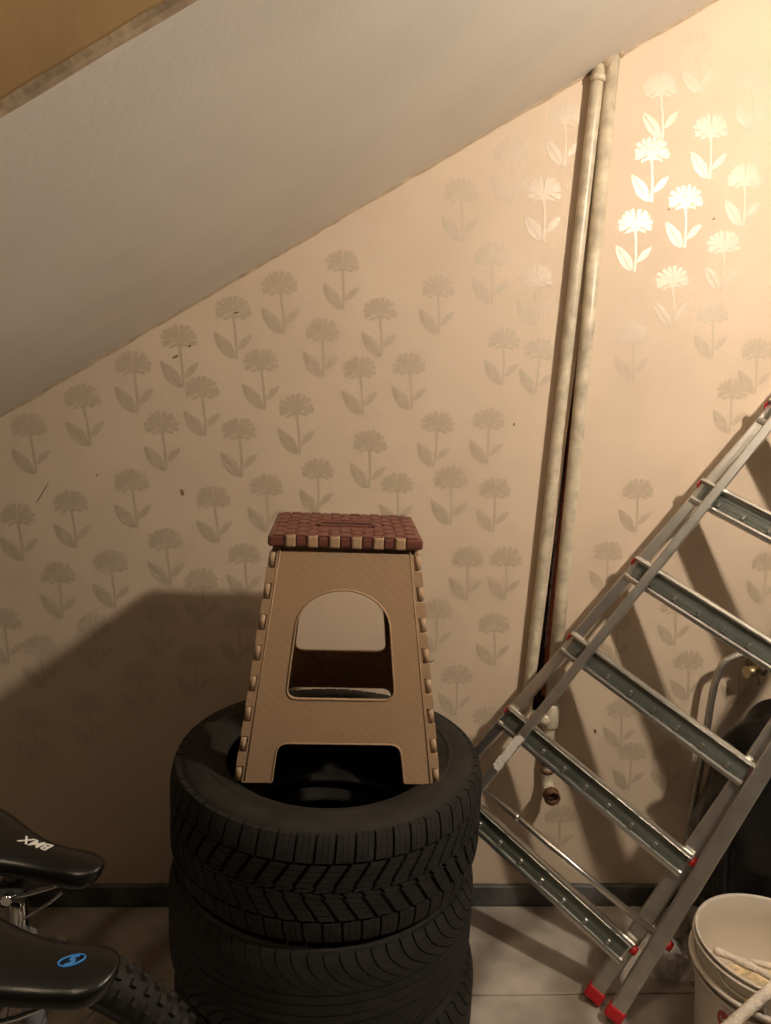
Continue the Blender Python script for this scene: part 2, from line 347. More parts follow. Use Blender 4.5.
# ------------------------------------------------------------------ tyres
def tyre_prof(w, R, Rb):
    h = w/2
    up = [(R-.012, 0), (R-.013, h*.45), (R-.016, h*.72), (R-.021, h*.88), (R-.027, h*.95), (R-.036, h*.985), (R-.055, h), (Rb+.045, h*.99), (Rb+.028, h*.95), (Rb+.018, h*.93), (Rb+.004, h*.86), (Rb, h*.78), (Rb+.006, h*.74), (Rb+.03, h*.78), (R-.055, h*.80), (R-.038, h*.6), (R-.030, 0)]
    lo = [(r, -z) for r, z in up[1:-1]]
    return up+lo[::-1]
def surf(R, w, th, v, lift):
    """point on the tread: v -1..1 across the width"""
    av = abs(v); drop = .0 if av < .5 else .012*((av-.5)/.5)**2.2
    r = R-.012-drop+lift
    return V((r*cos(th), r*sin(th), v*w/2*.93))
def tread_block(b, R, w, quad, lift, nu=1, nv=2):
    """quad: 4 (theta, v) corners; raised block following the crown"""
    (a0, a1, a2, a3) = quad; g = {}
    vs = []; fs = []
    for i in range(nu+1):
        for j in range(nv+1):
            s, t = i/nu, j/nv
            th = (a0[0]*(1-s)+a1[0]*s)*(1-t)+(a3[0]*(1-s)+a2[0]*s)*t; v = (a0[1]*(1-s)+a1[1]*s)*(1-t)+(a3[1]*(1-s)+a2[1]*s)*t
            g[i, j] = len(vs); vs.append(surf(R, w, th, v, lift)); vs.append(surf(R, w, th, v, -.002))
    for i in range(nu):
        for j in range(nv): fs.append((g[i, j], g[i+1, j], g[i+1, j+1], g[i, j+1]))
    for i in range(nu):
        fs.append((g[i, 0], g[i, 0]+1, g[i+1, 0]+1, g[i+1, 0])); fs.append((g[i, nv], g[i+1, nv], g[i+1, nv]+1, g[i, nv]+1))
    for j in range(nv):
        fs.append((g[0, j], g[0, j+1], g[0, j+1]+1, g[0, j]+1)); fs.append((g[nu, j], g[nu, j]+1, g[nu, j+1]+1, g[nu, j+1]))
    b.add(vs, fs)
def winter_tread(R, w):
    b = MB(); N = 58; p = 2*pi/N
    for k in range(N):
        t0 = k*p
        for sg in (1, -1):
            o = 0 if sg > 0 else p/2
            A = lambda th, v: (t0+o+th*p, sg*v)
            # shoulder block, three sipe lamellae
            for q in range(3):
                a, c = .06+q*.295, .06+q*.295+.275
                tread_block(b, R, w, (A(a, .56), A(c, .56), A(c+.10, .985), A(a+.10, .985)), .009, 1, 4)
            # oblique inner block cut by sipes
            for q in range(4):
                va = .10+q*.105; vb = va+.088; sk = 1.9
                tread_block(b, R, w, (A(.10+sk*(va-.1), va), A(.86+sk*(va-.1), va), A(.86+sk*(vb-.1), vb), A(.10+sk*(vb-.1), vb)), .009, 1, 1)
            # centre zigzag
            tread_block(b, R, w, (A(.0, .005), A(.8, .03), A(1.0, .082), A(.2, .082)), .0085, 1, 1)
    return b
def summer_tread(R, w):
    b = MB(); N = 34; p = 2*pi/N
    for k in range(N):
        for sg in (1, -1):
            o = 0 if sg > 0 else p*.5
            def T(s, v): return (k*p+o+p*(s+2.6*(1-v)**2.1), sg*v)
            vv = [.30, .40, .50, .60, .70, .78, .86, .93, .985]
            for s0, s1 in ((.03, .47), (.53, .97)):
                for i in range(len(vv)-1):
                    tread_block(b, R, w, (T(s0, vv[i]), T(s1, vv[i]), T(s1, vv[i+1]), T(s0, vv[i+1])), .008, 1, 1)
    n = 96
    for v0, v1 in ((-.27, -.12), (-.09, .09), (.12, .27)):
        for i in range(n): tread_block(b, R, w, ((2*pi*i/n, v0), (2*pi*(i+1)/n, v0), (2*pi*(i+1)/n, v1), (2*pi*i/n, v1)), .008, 1, 1)
    return b
def tyre(label, z, w, R, Rb, xy, kind, rot, tilt):
    t = thing('car_tyre', label, 'tyre', (xy[0], xy[1], z+w/2), 'stacked car tyres')
    t.rotation_euler = (radians(tilt[0]), radians(tilt[1]), rot)
    MB().lathe(tyre_prof(w, R, Rb), 120).build('carcass', 'rubber_worn', t)
    (winter_tread if kind == 'winter' else summer_tread)(R, w).build('tread', 'rubber', t)
    for sgn in (1, -1):     # raised rim-protector and lettering band rings on the sidewall
        h = w/2
        MB().lathe([(R-.066, sgn*(h-.001)), (R-.070, sgn*(h+.0010)), (R-.074, sgn*(h-.001))], 120, closed=False).build('sidewall_ring', 'rubber_worn', t)
    return t
tyre('bottom car tyre of the stack, on the slab floor', 0.0, .2165, .320, .205, (.010, 1.450), 'summer', .5, (0, 0))
tyre('middle car tyre of the stack with sweeping curved grooves', .2195, .2165, .317, .205, (-.002, 1.445), 'summer', .2, (0, 0))
tyre('top car tyre of the stack with blocky winter tread under the stool', .4390, .2170, .317, .205, (.002, 1.450), 'winter', .1, (0, 0))

# ------------------------------------------------------------------ folding stool
st = thing('folding_stool', 'beige folding plastic step stool with brown woven seat standing on the tyres', 'stool', (.020, 1.4515, .6495))
st.scale = (.951,)*3; st.rotation_euler = (0, 0, 0)
ZB, HT = 0.0, .482; NK = 15; PITCH = .0302
BW, TW = .2035, .1415          # half widths at foot and top
BD, TD = .145, .108          # half depths
def hw(z): return BW+(TW-BW)*z/HT
def hd(z): return BD+(TD-BD)*z/HT
lean = math.atan2(BD-TD, HT)
def panel_frame(sgn):        # 2D (x, v) -> 3D on front (sgn=-1) or rear (+1) plane
    zl = sqrt(HT**2+(BD-TD)**2); up = V((0, -sgn*(BD-TD), HT))/zl; xx = V((1, 0, 0)); nn = xx.cross(up)
    o = V((0, sgn*BD, 0))
    return Matrix(((xx.x, up.x, nn.x, o.x), (xx.y, up.y, nn.y, o.y), (xx.z, up.z, nn.z, o.z), (0, 0, 0, 1))), zl
def rounded(pts, r, n=5):
    out = []; k = len(pts)
    for i in range(k):
        p = V(pts[i]); a = V(pts[i-1]); c = V(pts[(i+1) % k]); da = (a-p).normalized(); dc = (c-p).normalized()
        rr = r[i] if isinstance(r, (list, tuple)) else r
        rr = min(rr, (a-p).length*.48, (c-p).length*.48)
        if rr < 1e-5: out.append(tuple(p)); continue
        for j in range(n+1):
            t = j/n; q = (p+da*rr)*(1-t)**2+p*2*t*(1-t)+(p+dc*rr)*t*t; out.append(tuple(q))
    return out
for sgn, nm in ((-1, 'front_panel'), (1, 'rear_panel')):
    fr, zl = panel_frame(sgn); e = .016
    foot = rounded([(-hw(0)+e+.003, 0), (-.129, 0), (-.120, .080), (.120, .080), (.131, 0), (hw(0)-e-.003, 0)], [0, .006, .022, .022, .006, 0])
    edge = []                     # stepped edge: tongues of the panel between the knuckles of the side leaves
    for k in range(NK):
        za = .002+k*PITCH; zb = za+PITCH
        ins_ = e if k % 2 == 0 else .0015
        edge += [(hw(za)-ins_, za+(.0008 if k % 2 else -.0008)), (hw(zb)-ins_, zb-(.0008 if k % 2 else -.0008))]
    outer = foot+edge+[(-x, z) for x, z in edge[::-1]]
    win = [(-.104, .195), (-.100, .178), (-.088, .169), (.088, .169), (.100, .178), (.104, .195)]
    win = rounded([(-.106, .169), (.106, .169), (.090, .318), (-.090, .318)], [.024, .024, .001, .001])
    win = [q for q in win if q[1] < .316]
    # arched top
    i0 = max(range(len(win)), key=lambda i: (win[i][0] > 0)*win[i][1])
    lower = win
    archp = arc(0, .308, .091, 8, 172, 14, ry=.077)
    right = [q for q in lower if q[0] > 0]; left = [q for q in lower if q[0] < 0]
    bl = sorted([q for q in left], key=lambda q: q[1]); br = sorted([q for q in right], key=lambda q: q[1])
    loop = br+archp+bl[::-1]
    # order: along bottom right corner upward, arch, then down the left side
    pan = poly_curve(nm, [outer, loop], .0035, .0008, 'beige_plastic', st, fr)
    # raised lips round the window and round the foot arch
    def lip(ps, off=.0046, closed=False, r=.0022): return MB().tube([fr @ V((x, y, -sgn*-1*0+off)) for x, y in ps], r, 6, closed=closed)
    zo = .0042*(1 if True else -1)
    lp = MB().tube([fr @ V((x, y, .0042)) for x, y in loop], .0022, 6, closed=True); lp.build('window_lip', 'beige_plastic', pan)
    ft = [q for q in outer if q[1] < .084 and abs(q[0]) < .134]
    MB().tube([fr @ V((x, y, .0042)) for x, y in ft], .0020, 6).build('foot_lip', 'beige_plastic', pan)
    # fine border line just inside the hinged edges
    for sx in (-1, 1):
        MB().tube([fr @ V((sx*(hw(z)-e-.005), z, .0042)) for z in (.004, zl-.02)], .0014, 6).build('border_rib', 'beige_plastic', pan)
    # diagonal stiffening ribs on the hidden face (seen through the window on the rear panel)
    rb = MB(); ins = .0072
    zin = -.0055 if sgn < 0 else .0055
    def inside(x, z):
        if z < .084 and abs(x) < .124: return False
        if z < .004 or z > zl-.03 or abs(x) > hw(z)-e-.003: return False
        if z > .166 and z < .392:
            lim = .108-(z-.169)*.107 if z < .32 else .092*sqrt(max(0, 1-((z-.308)/.081)**2))
            if abs(x) < lim+.002: return False
        return True
    ang = radians(128); dx, dz = cos(ang), sin(ang); step = .004
    zin = .0058
    for i in range(-22, 40):
        ox = i*.022; run = None
        t = 0
        while t < .75:
            x, z = .12+ox+dx*t, dz*t
            ok = inside(x, z)
            if ok and run is None: run = t
            if (not ok or t+step >= .75) and run is not None:
                if t-run > .008:
                    a = fr @ V((.12+ox+dx*run, dz*run, -zin)); c = fr @ V((.12+ox+dx*(t-step), dz*(t-step), -zin))
                    if sgn > 0:
                        a = fr @ V((.12+ox+dx*run, dz*run, zin)); c = fr @ V((.12+ox+dx*(t-step), dz*(t-step), zin))
                        rb.beam(a, c, (1, 0, 0), .0030, .008)
                run = None
            t += step
    if rb.f: rb.build('stiffening_ribs', 'beige_plastic', pan)
# side panels: two leaves each, meeting at the fold
for sx in (-1, 1):
    for half in (-1, 1):
        b = MB(); t = .003
        def P(u, z, o): 
            y = half*hd(z)*u*.94; x = sx*(hw(z)-.008+o); return V((x, y, z))
        zs = [.085, .47]
        prof = [(.02, .13), (.30, .10), (.62, .085), (.72, .0), (.985, .0), (.985, .462), (.02, .462)]
        vs = [P(u, z, -t) for u, z in prof]+[P(u, z, t) for u, z in prof]; n = len(prof)
        b.add(vs, [list(range(n))[::-1], list(range(n, 2*n))]+[(i, (i+1) % n, (i+1) % n+n, i+n) for i in range(n)])
        for k in range(7):
            z = .15+k*.045; b.box(P(.5, z, -t-.001), (.0012, 0, 0), (0, hd(z)*.42, 0), (0, 0, .0016))
        b.build('side_leaf', 'beige_plastic', st)
# hinge knuckles of the side leaves, sitting in the notches of the panels
for sgn in (-1, 1):
    for sx in (-1, 1):
        for k in range(0, NK, 2):
            za = .0036+k*PITCH; zb = za+PITCH-.0032
            P_ = lambda z: V((sx*(hw(z)-.0078), sgn*(hd(z)-.0012), z))
            b = MB(); b.tube([P_(za), P_(zb)], .0064, 12)
            b.beam(P_(za)+V((sx*.002, -sgn*.007, 0)), P_(zb)+V((sx*.002, -sgn*.007, 0)), (1, 0, 0), .005, .013)
            b.build('hinge_knuckle', 'beige_plastic', st)
# seat in two halves with woven relief
SZ = .488; SWX = .147; SWY = .123
for half in (-1, 1):
    b = MB(); pr = []
    ya, yb = (-SWY, -.0012) if half < 0 else (.0012, SWY)
    b.bbox((-SWX, ya, SZ-.022), (SWX, yb, SZ))
    seat = b.build('seat_half', 'brown_plastic', st, bevel=.006, seg=3)
    wv = MB(); nx, ny = 13, 6
    for j in range(ny):
        for i in range(nx):
            x = -SWX+.010+(i+.5)*(2*SWX-.020)/nx; y = ya+(yb-ya)*(j+.5)/ny
            if abs(x) < .062 and ((half < 0 and j >= ny-2) or (half > 0 and j < 2)): continue
            long_x = (i+j) % 2 == 0
            wv.box((x, y, SZ+.0006), (.0098 if long_x else .0070, 0, 0), (0, .0082 if long_x else .0092, 0), (0, 0, .0017 if long_x else .0008))
    w_ = wv.build('woven_relief', 'brown_plastic', seat, bevel=.0008, seg=1)
    w_['kind'] = 'stuff'
    # hinge tongues of the panel set flush into the outer long edge
    ye = half*SWY
    for k in range(1, 13, 2):
        xk = -SWX+.012+(k+.5)*(2*SWX-.024)/13
        b = MB(); b.bbox((xk-.0106, ye-half*.006-.0072, SZ-.0225), (xk+.0106, ye-half*.006+.0072, SZ+.0012)); b.build('hinge_tongue', 'beige_plastic', st, bevel=.0045, seg=3)
        for sx in (-1, 1): MB().bbox((xk+sx*.0114-.0007, ye-half*.006-.0068, SZ-.020), (xk+sx*.0114+.0007, ye-half*.006+.0066, SZ+.0003)).build('hinge_gap', 'black', seat)
b = MB()
for (lo, hi) in (((-.060, -.020, SZ-.001), (.060, -.012, SZ+.0035)), ((-.060, .012, SZ-.001), (.060, .020, SZ+.0035)), ((-.060, -.020, SZ-.001), (-.051, .020, SZ+.0035)), ((.051, -.020, SZ-.001), (.060, .020, SZ+.0035))):
    b.bbox(lo, hi)
hb = b.build('handle_rim', 'brown_plastic', st, bevel=.0012, seg=1)
MB().bbox((-.051, -.012, SZ-.001), (.051, .012, SZ+.0006)).build('handle_slot', 'black', st)

# ------------------------------------------------------------------ heating pipes on the wall
PY = 1.8165
t = thing('heating_pipe', 'left one of the two cream painted wall pipes, leaning and ending higher', 'pipe', (.51, PY, .60))
o = V(t.location)
pts = [V((.5545, PY, 2.105)), V((.5330, PY, 1.40)), V((.5140, PY, .78)), V((.5095, PY, .63)), V((.509, PY+.006, .600)), V((.513, PY+.022, .585)), V((.52, PY+.05, .578))]
MB().tube([q-o for q in smooth_path(pts, 5)], .0148, 16).build('pipe_run', 'pipe_paint', t)
MB().tube([V((.5545, PY, 2.085))-o, V((.554, PY, 2.070))-o], .0175, 16).build('collar', 'pipe_paint', t)
t = thing('heating_pipe', 'right one of the two cream wall pipes with rusty open end below', 'pipe', (.571, PY, .36))
o = V(t.location)
MB().tube([q-o for q in [V((.584, PY, 2.125)), V((.580, PY, 1.5)), V((.5735, PY, .9)), V((.571, PY, .585))]], .0165, 16).build('pipe_run', 'pipe_paint', t)
MB().tube([V((.571, PY, .590))-o, V((.571, PY, .583))-o, V((.571, PY, .530))-o, V((.571, PY, .523))-o], [.018, .0225, .0225, .018], 16).build('coupling', 'pipe_paint', t)
lump = MB().tube([q-o for q in smooth_path([V((.571, PY, .548)), V((.553, PY-.006, .550)), V((.540, PY+.008, .545)), V((.538, PY+.03, .54))], 4)], [.018]*5+[.016]*8, 12)
lump.build('branch', 'pipe_paint', t)
lw = [V((.571, PY, .53)), V((.572, PY, .46)), V((.5745, PY, .405)), V((.576, PY-.004, .375)), V((.577, PY-.018, .360)), V((.578, PY-.034, .356))]
MB().tube([q-o for q in smooth_path(lw, 5)], .0150, 14).build('tail_pipe', 'pipe_paint', t)
MB().tube([V((.5735, PY, .432))-o, V((.574, PY, .420))-o], .0175, 14).build('clamp_band', 'rust', t)
MB().tube([V((.5748, PY, .408))-o, V((.5752, PY, .398))-o], .0170, 14).build('clamp_band', 'rust', t)
ax = Matrix.Rotation(radians(90), 4, 'X')
MB().lathe([(.0145, -.004), (.0215, -.004), (.0225, .006), (.0215, .017), (.0145, .017)], 8, V((.578, PY-.040, .356))-o, frame=ax).build('end_nut', 'rust', t)
MB().lathe([(.001, 0), (.015, 0), (.015, .003), (.001, .003)], 14, V((.578, PY-.043, .356))-o, frame=ax).build('open_bore', 'recess', t)
# ribbed conduit inside the chase and cement lumps at the pipe heads
b = MB(); pts = []; rs = []
for i in range(150):
    f = i/149; z = 1.50+(.60-1.50)*f; x = .580-.020*f; pts.append((x, WALL_Y+.012, z)); rs.append(.0105 if i % 2 else .0085)
b.tube(pts, rs, 10)
tag(b.build('conduit', 'conduit'), 'dark red ribbed conduit in the gap between the two wall pipes', 'conduit')
for (q, r) in (((.570, 1.812, 2.108), .016), ((.596, 1.818, 2.132), .013)):
    b = MB(); b.lathe([(r*sin(pi*i/6)*random.uniform(.8, 1.1)+.001, r*.7*cos(pi*i/6)) for i in range(7)], 9, q, closed=False)
    b.build('cement_lump', 'plaster_edge', wall)

# ------------------------------------------------------------------ stepladder leaning sideways
LA = lambda i: V((.459, 1.772, .583))+(i-2)*V((.1433, 0, .1943))      # upper rail axis, step i
LC = lambda i: V((.813, 1.5, .369))+(i-2)*V((.1135, 0, .2185))        # lower rail axis
ls = (LC(2)-LA(2)).normalized(); lu = V((.527, 0, .85)); lu = (lu-ls*lu.dot(ls)).normalized(); ln = ls.cross(lu).normalized()
if ln.y > 0: ln = -ln                                                  # towards the viewer
lad = thing('stepladder', 'folded aluminium stepladder tilted sideways against the wall on red feet', 'ladder', (.622, 1.5, 0))
lo = V(lad.location)
def rail(f, i0, i1, ws, wn, off, name, m):
    a = f(i0)+off(i0)-lo; c = f(i1)+off(i1)-lo
    return MB().beam(a, c, ls, ws, wn).build(name, m, lad, bevel=.003, seg=2), a, c
z0 = lambda i: V((0, 0, 0))
IC0 = .40; TOPI = 6.6
ra, a, c = rail(LA, .25, TOPI, .026, .034, z0, 'step_rail', 'alu')
rc, a2, c2 = rail(LC, IC0, TOPI, .036, .030, z0, 'step_rail', 'alu_dull')
offB = lambda i: ln*.047+ls*(.078-.0095*i)
offD = lambda i: ln*.043+ls*(.055-.011*i)
rbb, a3, c3 = rail(LA, .25, TOPI, .021, .024, offB, 'support_rail', 'alu_dull')
rd, a4, c4 = rail(LC, .47, TOPI, .034, .024, offD, 'support_rail', 'alu_dull')
for (rl, a_, c_, ws, wn) in ((ra, a, c, .026, .034), (rc, a2, c2, .036, .030), (rbb, a3, c3, .023, .024), (rd, a4, c4, .034, .024)):
    d = (c_-a_).normalized()
    MB().beam(a_-d*.010, a_+d*.020, ls, ws+.006, wn+.006).build('foot_cap', 'red_plastic', lad, bevel=.004)
    MB().beam(c_-d*.02, c_+d*.006, ls, ws+.005, wn+.005).build('top_cap', 'red_plastic', lad, bevel=.004)
# steps: channel section, profile in (u, n); u up the ladder, n towards the viewer
PR = [(.024, .004), (.0285, .009), (.0300, .0145), (.0275, .0200), (.0220, .0215), (.0185, .0180), (.0175, .0080), (-.0190, .0060), (-.0215, .0125), (-.0260, .0135), (-.0330, .0120), (-.0345, .006), (-.0330, -.020), (-.027, -.026), (.012, -.026), (.022, -.020)]
for i in range(1, 7):
    A = LA(i)-lo; Cc = LC(i)-lo; d = (Cc-A).normalized(); ui = (lu-d*lu.dot(d)).normalized(); ni = d.cross(ui).normalized()
    if ni.dot(ln) < 0: ni = -ni
    A = A-ui*.011; Cc = Cc-ui*.011; A2 = A-d*.010; C2 = Cc+d*.006
    n = len(PR); vs = [A2+ui*u+ni*(w+.013) for u, w in PR]+[C2+ui*u+ni*(w+.013) for u, w in PR]
    b = MB(); b.add(vs, [(k, (k+1) % n, (k+1) % n+n, k+n) for k in range(n)]); b.add(vs, [list(range(n))]); b.add(vs, [list(range(2*n-1, n-1, -1))])
    stp = b.build('step', 'alu', lad)
    ch = MB(); ch.beam(A+ui*-.001+ni*.0208, Cc+ui*-.001+ni*.0208, ui, .034, .001)
    for q in (-.009, .006): ch.beam(A+ui*q+ni*.0215, Cc+ui*q+ni*.0215, ui, .003, .0022)
    ch.build('channel', 'alu_channel', stp)
    Ln = (Cc-A).length; k = .055
    while k < Ln-.03:
        MB().box(A+d*k+ui*-.010+ni*.0245, d*.0035, ui*.006, ni*.0035).build('grip_tab', 'alu', stp, bevel=.001, seg=1)
        k += .062
    for (E_, dd) in ((A2, -1), (C2, 1)):
        b = MB(); b.tube([E_+ui*.014+ni*.019, E_+ui*.014+ni*.019+d*dd*(.013 if dd > 0 else .004)], [.0120, .0105], 12); b.build('end_plug', 'red_plastic', stp)
# thin tie tube of the support frame, with red end plug
ta = LA(1.25)+offB(1.25)-lo; tb = LC(1.30)+offD(1.30)-lo
d = (tb-ta).normalized()
tie = MB().tube([ta-d*.012, tb+d*.012], .0078, 14).build('tie_tube', 'alu', lad)
MB().tube([tb+d*.012, tb+d*.027], [.0125, .0105], 12).build('end_plug', 'red_plastic', tie)
MB().tube([ta+d*.10, ta+d*.112], .0095, 14).build('tube_ferrule', 'alu', tie)
# white paint smear wrapped on the support rail
pa = LA(1.50)+offB(1.50)-lo; pb = LA(1.93)+offB(1.93)-lo; d = (pb-pa).normalized()
b = MB(); nrm = d.cross(ls).normalized()
if nrm.dot(ln) < 0: nrm = -nrm
rows = 22; wdir = (ls-d*ls.dot(d)).normalized(); vs = []; fs = []
for i in range(rows+1):
    q = pa+(pb-pa)*i/rows; j0 = random.uniform(0, .004) if 1 < i < rows-1 else random.uniform(.002, .009); j1 = random.uniform(0, .003)
    vs += [q+wdir*(-.0116+j0)+nrm*.0128, q+wdir*(.0116-j1)+nrm*.0128, q+wdir*(.0122-j1)+nrm*.004, q+wdir*(-.0116+j0)+nrm*.0120]
for i in range(rows):
    for j in range(3): fs.append((i*4+j, i*4+j+1, i*4+4+j+1, i*4+4+j))
b.add(vs, fs); b.build('paint_smear', 'white_paint', rbb)

# ------------------------------------------------------------------ braided hose and wall tap
hp = [(1.092, 1.755, .735), (1.060, 1.752, .763), (1.022, 1.756, .754), (.990, 1.765, .730), (.978, 1.772, .685), (.974, 1.778, .617), (.974, 1.782, .532), (.971, 1.785, .453), (.967, 1.788, .357), (.965, 1.790, .282), (.965, 1.790, .102), (.966, 1.789, .060)]
t = thing('braided_hose', 'flexible braided metal hose looping down the wall behind the ladder', 'hose', (.966, 1.789, .0))
o = V(t.location)
MB().tube([q-o for q in smooth_path(hp, 6)], .0092, 12).build('hose_run', 'steel_braid', t)
MB().tube([V((.966, 1.789, .10))-o, V((.966, 1.789, .052))-o, V((.966, 1.789, .0))-o], [.0115, .0115, .010], 8).build('end_fitting', 'brass', t)
t = thing('wall_tap', 'small metal tap with lever handle on the wall behind the ladder', 'tap', (1.095, WALL_Y, .705))
MB().tube([(0, 0, 0), (0, -.07, .0)], .011, 14).build('tap_body', 'brass', t)
MB().tube([(-.001, -.055, -.002), (-.044, -.066, -.002)], [.013, .015], 14).build('tap_knob', 'brass', t)
MB().tube([(-.014, -.060, -.008), (-.006, -.068, -.034)], [.0045, .004], 8).build('lever', 'brass', t)
MB().tube([(0, -.07, 0), (-.003, -.082, .026)], .0105, 10).build('hose_nut', 'alu_dull', t)

# ------------------------------------------------------------------ black bin bag
def lumpy(cx_, cy_, rx, ry, rz, seed, nu=64, nv=40, flat=.0, amp=.09):
    rnd = random.Random(seed); wv = [(rnd.uniform(2, 9), rnd.uniform(2, 8), rnd.uniform(0, 6.3), rnd.uniform(.3, 1)) for _ in range(9)]
    b = MB(); vs = []; fs = []
    for j in range(nv+1):
        ph = pi*j/nv
        for i in range(nu):
            a = 2*pi*i/nu; k = 1
            for f, g, h, m_ in wv: k += amp*.22*m_*sin(round(f)*a+g*ph+h)
            k += amp*.5*abs(sin(5*a+3*sin(ph*2)))*sin(ph)*.5
            e = 1.0
            z = rz*(1-cos(ph)) if False else rz*cos(ph)
            sr = abs(sin(ph))**.62
            vs.append(V((cx_+rx*sr*cos(a)*k, cy_+ry*sr*sin(a)*k, max(.002, rz+z*(1+.04*(k-1)*8)))))
    for j in range(nv):
        for i in range(nu): fs.append((j*nu+i, j*nu+(i+1) % nu, (j+1)*nu+(i+1) % nu, (j+1)*nu+i))
    b.add(vs, fs, True); return b
t = thing('bin_bag', 'stuffed black plastic bin bag against the wall behind the ladder', 'bin bag', (1.115, 1.66, 0))
lumpy(.035, -.035, .245, .172, .335, 5).build('bag_body', 'bag_black', t)
# gathered neck and tied ears
b = MB(); vs = []; fs = []; nn = 28
for j, (r, z) in enumerate([(.10, .545), (.06, .575), (.030, .60), (.024, .612), (.045, .64), (.075, .675), (.085, .69)]):
    for i in range(nn):
        a = 2*pi*i/nn; k = 1+.22*sin(7*a+j)+.1*sin(11*a); vs.append((.12+r*k*cos(a), -.02+r*k*sin(a)*.7, z+.03+.012*sin(3*a+j)))
for j in range(6):
    for i in range(nn): fs.append((j*nn+i, j*nn+(i+1) % nn, (j+1)*nn+(i+1) % nn, (j+1)*nn+i))
b.add(vs, fs, True).build('bag_neck', 'bag_black', t)
# dropped fold sweeping down the left side
for q, (dx, r) in enumerate(((0, .020), (.03, .016), (.065, .018))):
    MB().tube(smooth_path([V((-.06+dx, -.03, .595)), V((-.125+dx, -.07, .535)), V((-.185+dx, -.10, .43)), V((-.20+dx, -.115, .31)), V((-.18+dx, -.12, .18))], 6), [.006]+[r]*20+[r*.7]*4, 8).build('bag_fold', 'bag_black', t)
MB().tube([(-.192, -.03, .560), (-.172, -.035, .572), (-.145, -.035, .560)], [.010, .015, .008], 8).build('bag_knot', 'bag_black', t)
for (x, z, r) in ((-.105, .175, .012), (-.075, .16, .016), (-.20, .235, .008), (-.04, .26, .008), (-.11, .215, .007)):
    ps = [(x+r*cos(2*pi*i/8)*random.uniform(.5, 1.3), 0, z+r*.7*sin(2*pi*i/8)*random.uniform(.5, 1.3)) for i in range(8)]

# ------------------------------------------------------------------ bucket
BX, BY, BZ, BR = .915, 1.315, .305, .150
t = thing('plastic_bucket', 'white plastic builder bucket with dried plaster inside beside the ladder feet', 'bucket', (BX, BY, 0))
MB().lathe([(.001, 0), (.118, 0), (.121, .004), (BR-.006, BZ-.045), (BR-.004, BZ-.006), (BR, BZ-.002), (BR, BZ), (BR-.004, BZ+.001), (BR-.007, BZ-.004), (BR-.010, BZ-.05), (.116, .006), (.001, .005)], 72, closed=False).build('bucket_body', 'bucket_white', t)
MB().lathe([(BR-.003, BZ-.010), (BR+.003, BZ-.010), (BR+.0035, BZ-.014), (BR-.003, BZ-.016)], 72).build('rim_bead', 'bucket_white', t)
MB().lathe([(BR-.006, BZ-.052), (BR+.0065, BZ-.050), (BR+.0075, BZ-.055), (BR+.0055, BZ-.058), (BR-.007, BZ-.066)], 72).build('skirt_ring', 'bucket_white', t)
MB().lathe([(BR-.007, BZ-.076), (BR-.001, BZ-.076), (BR-.001, BZ-.080), (BR-.008, BZ-.082)], 72).build('lower_ring', 'bucket_white', t)
# lid-lock tag hanging from the rim
def onb(a, z, o=.0015):
    r = BR-.004+o if z > BZ-.05 else .121+(BR-.006-.121)*z/(BZ-.045)+o
    return V((r*cos(a), r*sin(a), z))
MB().tube(smooth_path([onb(radians(198+q), zz, .002) for q, zz in ((-50, BZ-.020), (-25, BZ-.020), (-2, BZ-.020), (3, BZ-.026), (6, BZ-.034), (12, BZ-.038), (22, BZ-.040))], 5), .0022, 6).build('seal_strip', 'bucket_white', t)
MB().tube([onb(radians(a), BZ-.040, .002) for a in (220, 224, 228, 232)], .0036, 6).build('seal_tab', 'plaster_crumb', t)
# ribs under the rim
for k in range(10):
    a = radians(236+k*7); MB().beam(onb(a, BZ-.022), onb(a, BZ-.046), (-sin(a), cos(a), 0), .0028, .006).build('rim_rib', 'bucket_white', t)
# dried plaster heap, mostly on the near side
b = MB(); vs = []; fs = []; nr, na = 16, 48; rnd = random.Random(3)
for i in range(nr+1):
    for j in range(na):
        a = 2*pi*j/na; f = i/nr
        near = max(0, cos(a-radians(225)))
        rr = f*.150; z = .15+(near**1.1)*f**1.4*.105+rnd.uniform(-.004, .004)+.008*sin(7*a)*f
        lim = .116+(BR-.010-.116)*min(1, z/(BZ-.05))-.001
        rr = min(rr, lim); vs.append((rr*cos(a), rr*sin(a), z))
for i in range(nr):
    for j in range(na): fs.append((i*na+j, i*na+(j+1) % na, (i+1)*na+(j+1) % na, (i+1)*na+j))
b.add(vs, fs, True).build('dried_plaster', 'plaster_crumb', t)
# wire bail with plastic roller grip, fallen towards the viewer
e1 = onb(radians(160), BZ-.062, .006); e2 = onb(radians(340), BZ-.062, .006)
bail = [e1]   # the bail hangs down on the far side
hub = (e1+e2)/2; side = (e1-e2)/2; out = V((cos(radians(70)), sin(radians(70)), -.45)).normalized()
for k in range(1, 24):
    a = pi*k/24; bail.append(hub+side*cos(a)*1.03+out*sin(a)*.185+V((0, 0, .018*sin(a))))
bail.append(e2)
bw = MB().tube(bail, .0022, 8).build('bail_wire', 'alu_dull', t)
MB().tube(bail[9:16], .0095, 14).build('grip', 'bucket_white', bw)
for e in (e1, e2): MB().tube([e*.97+V((0, 0, e.z*.03)), e*1.03-V((0, 0, e.z*.03))], .009, 12).build('bail_ear', 'bucket_white', t)
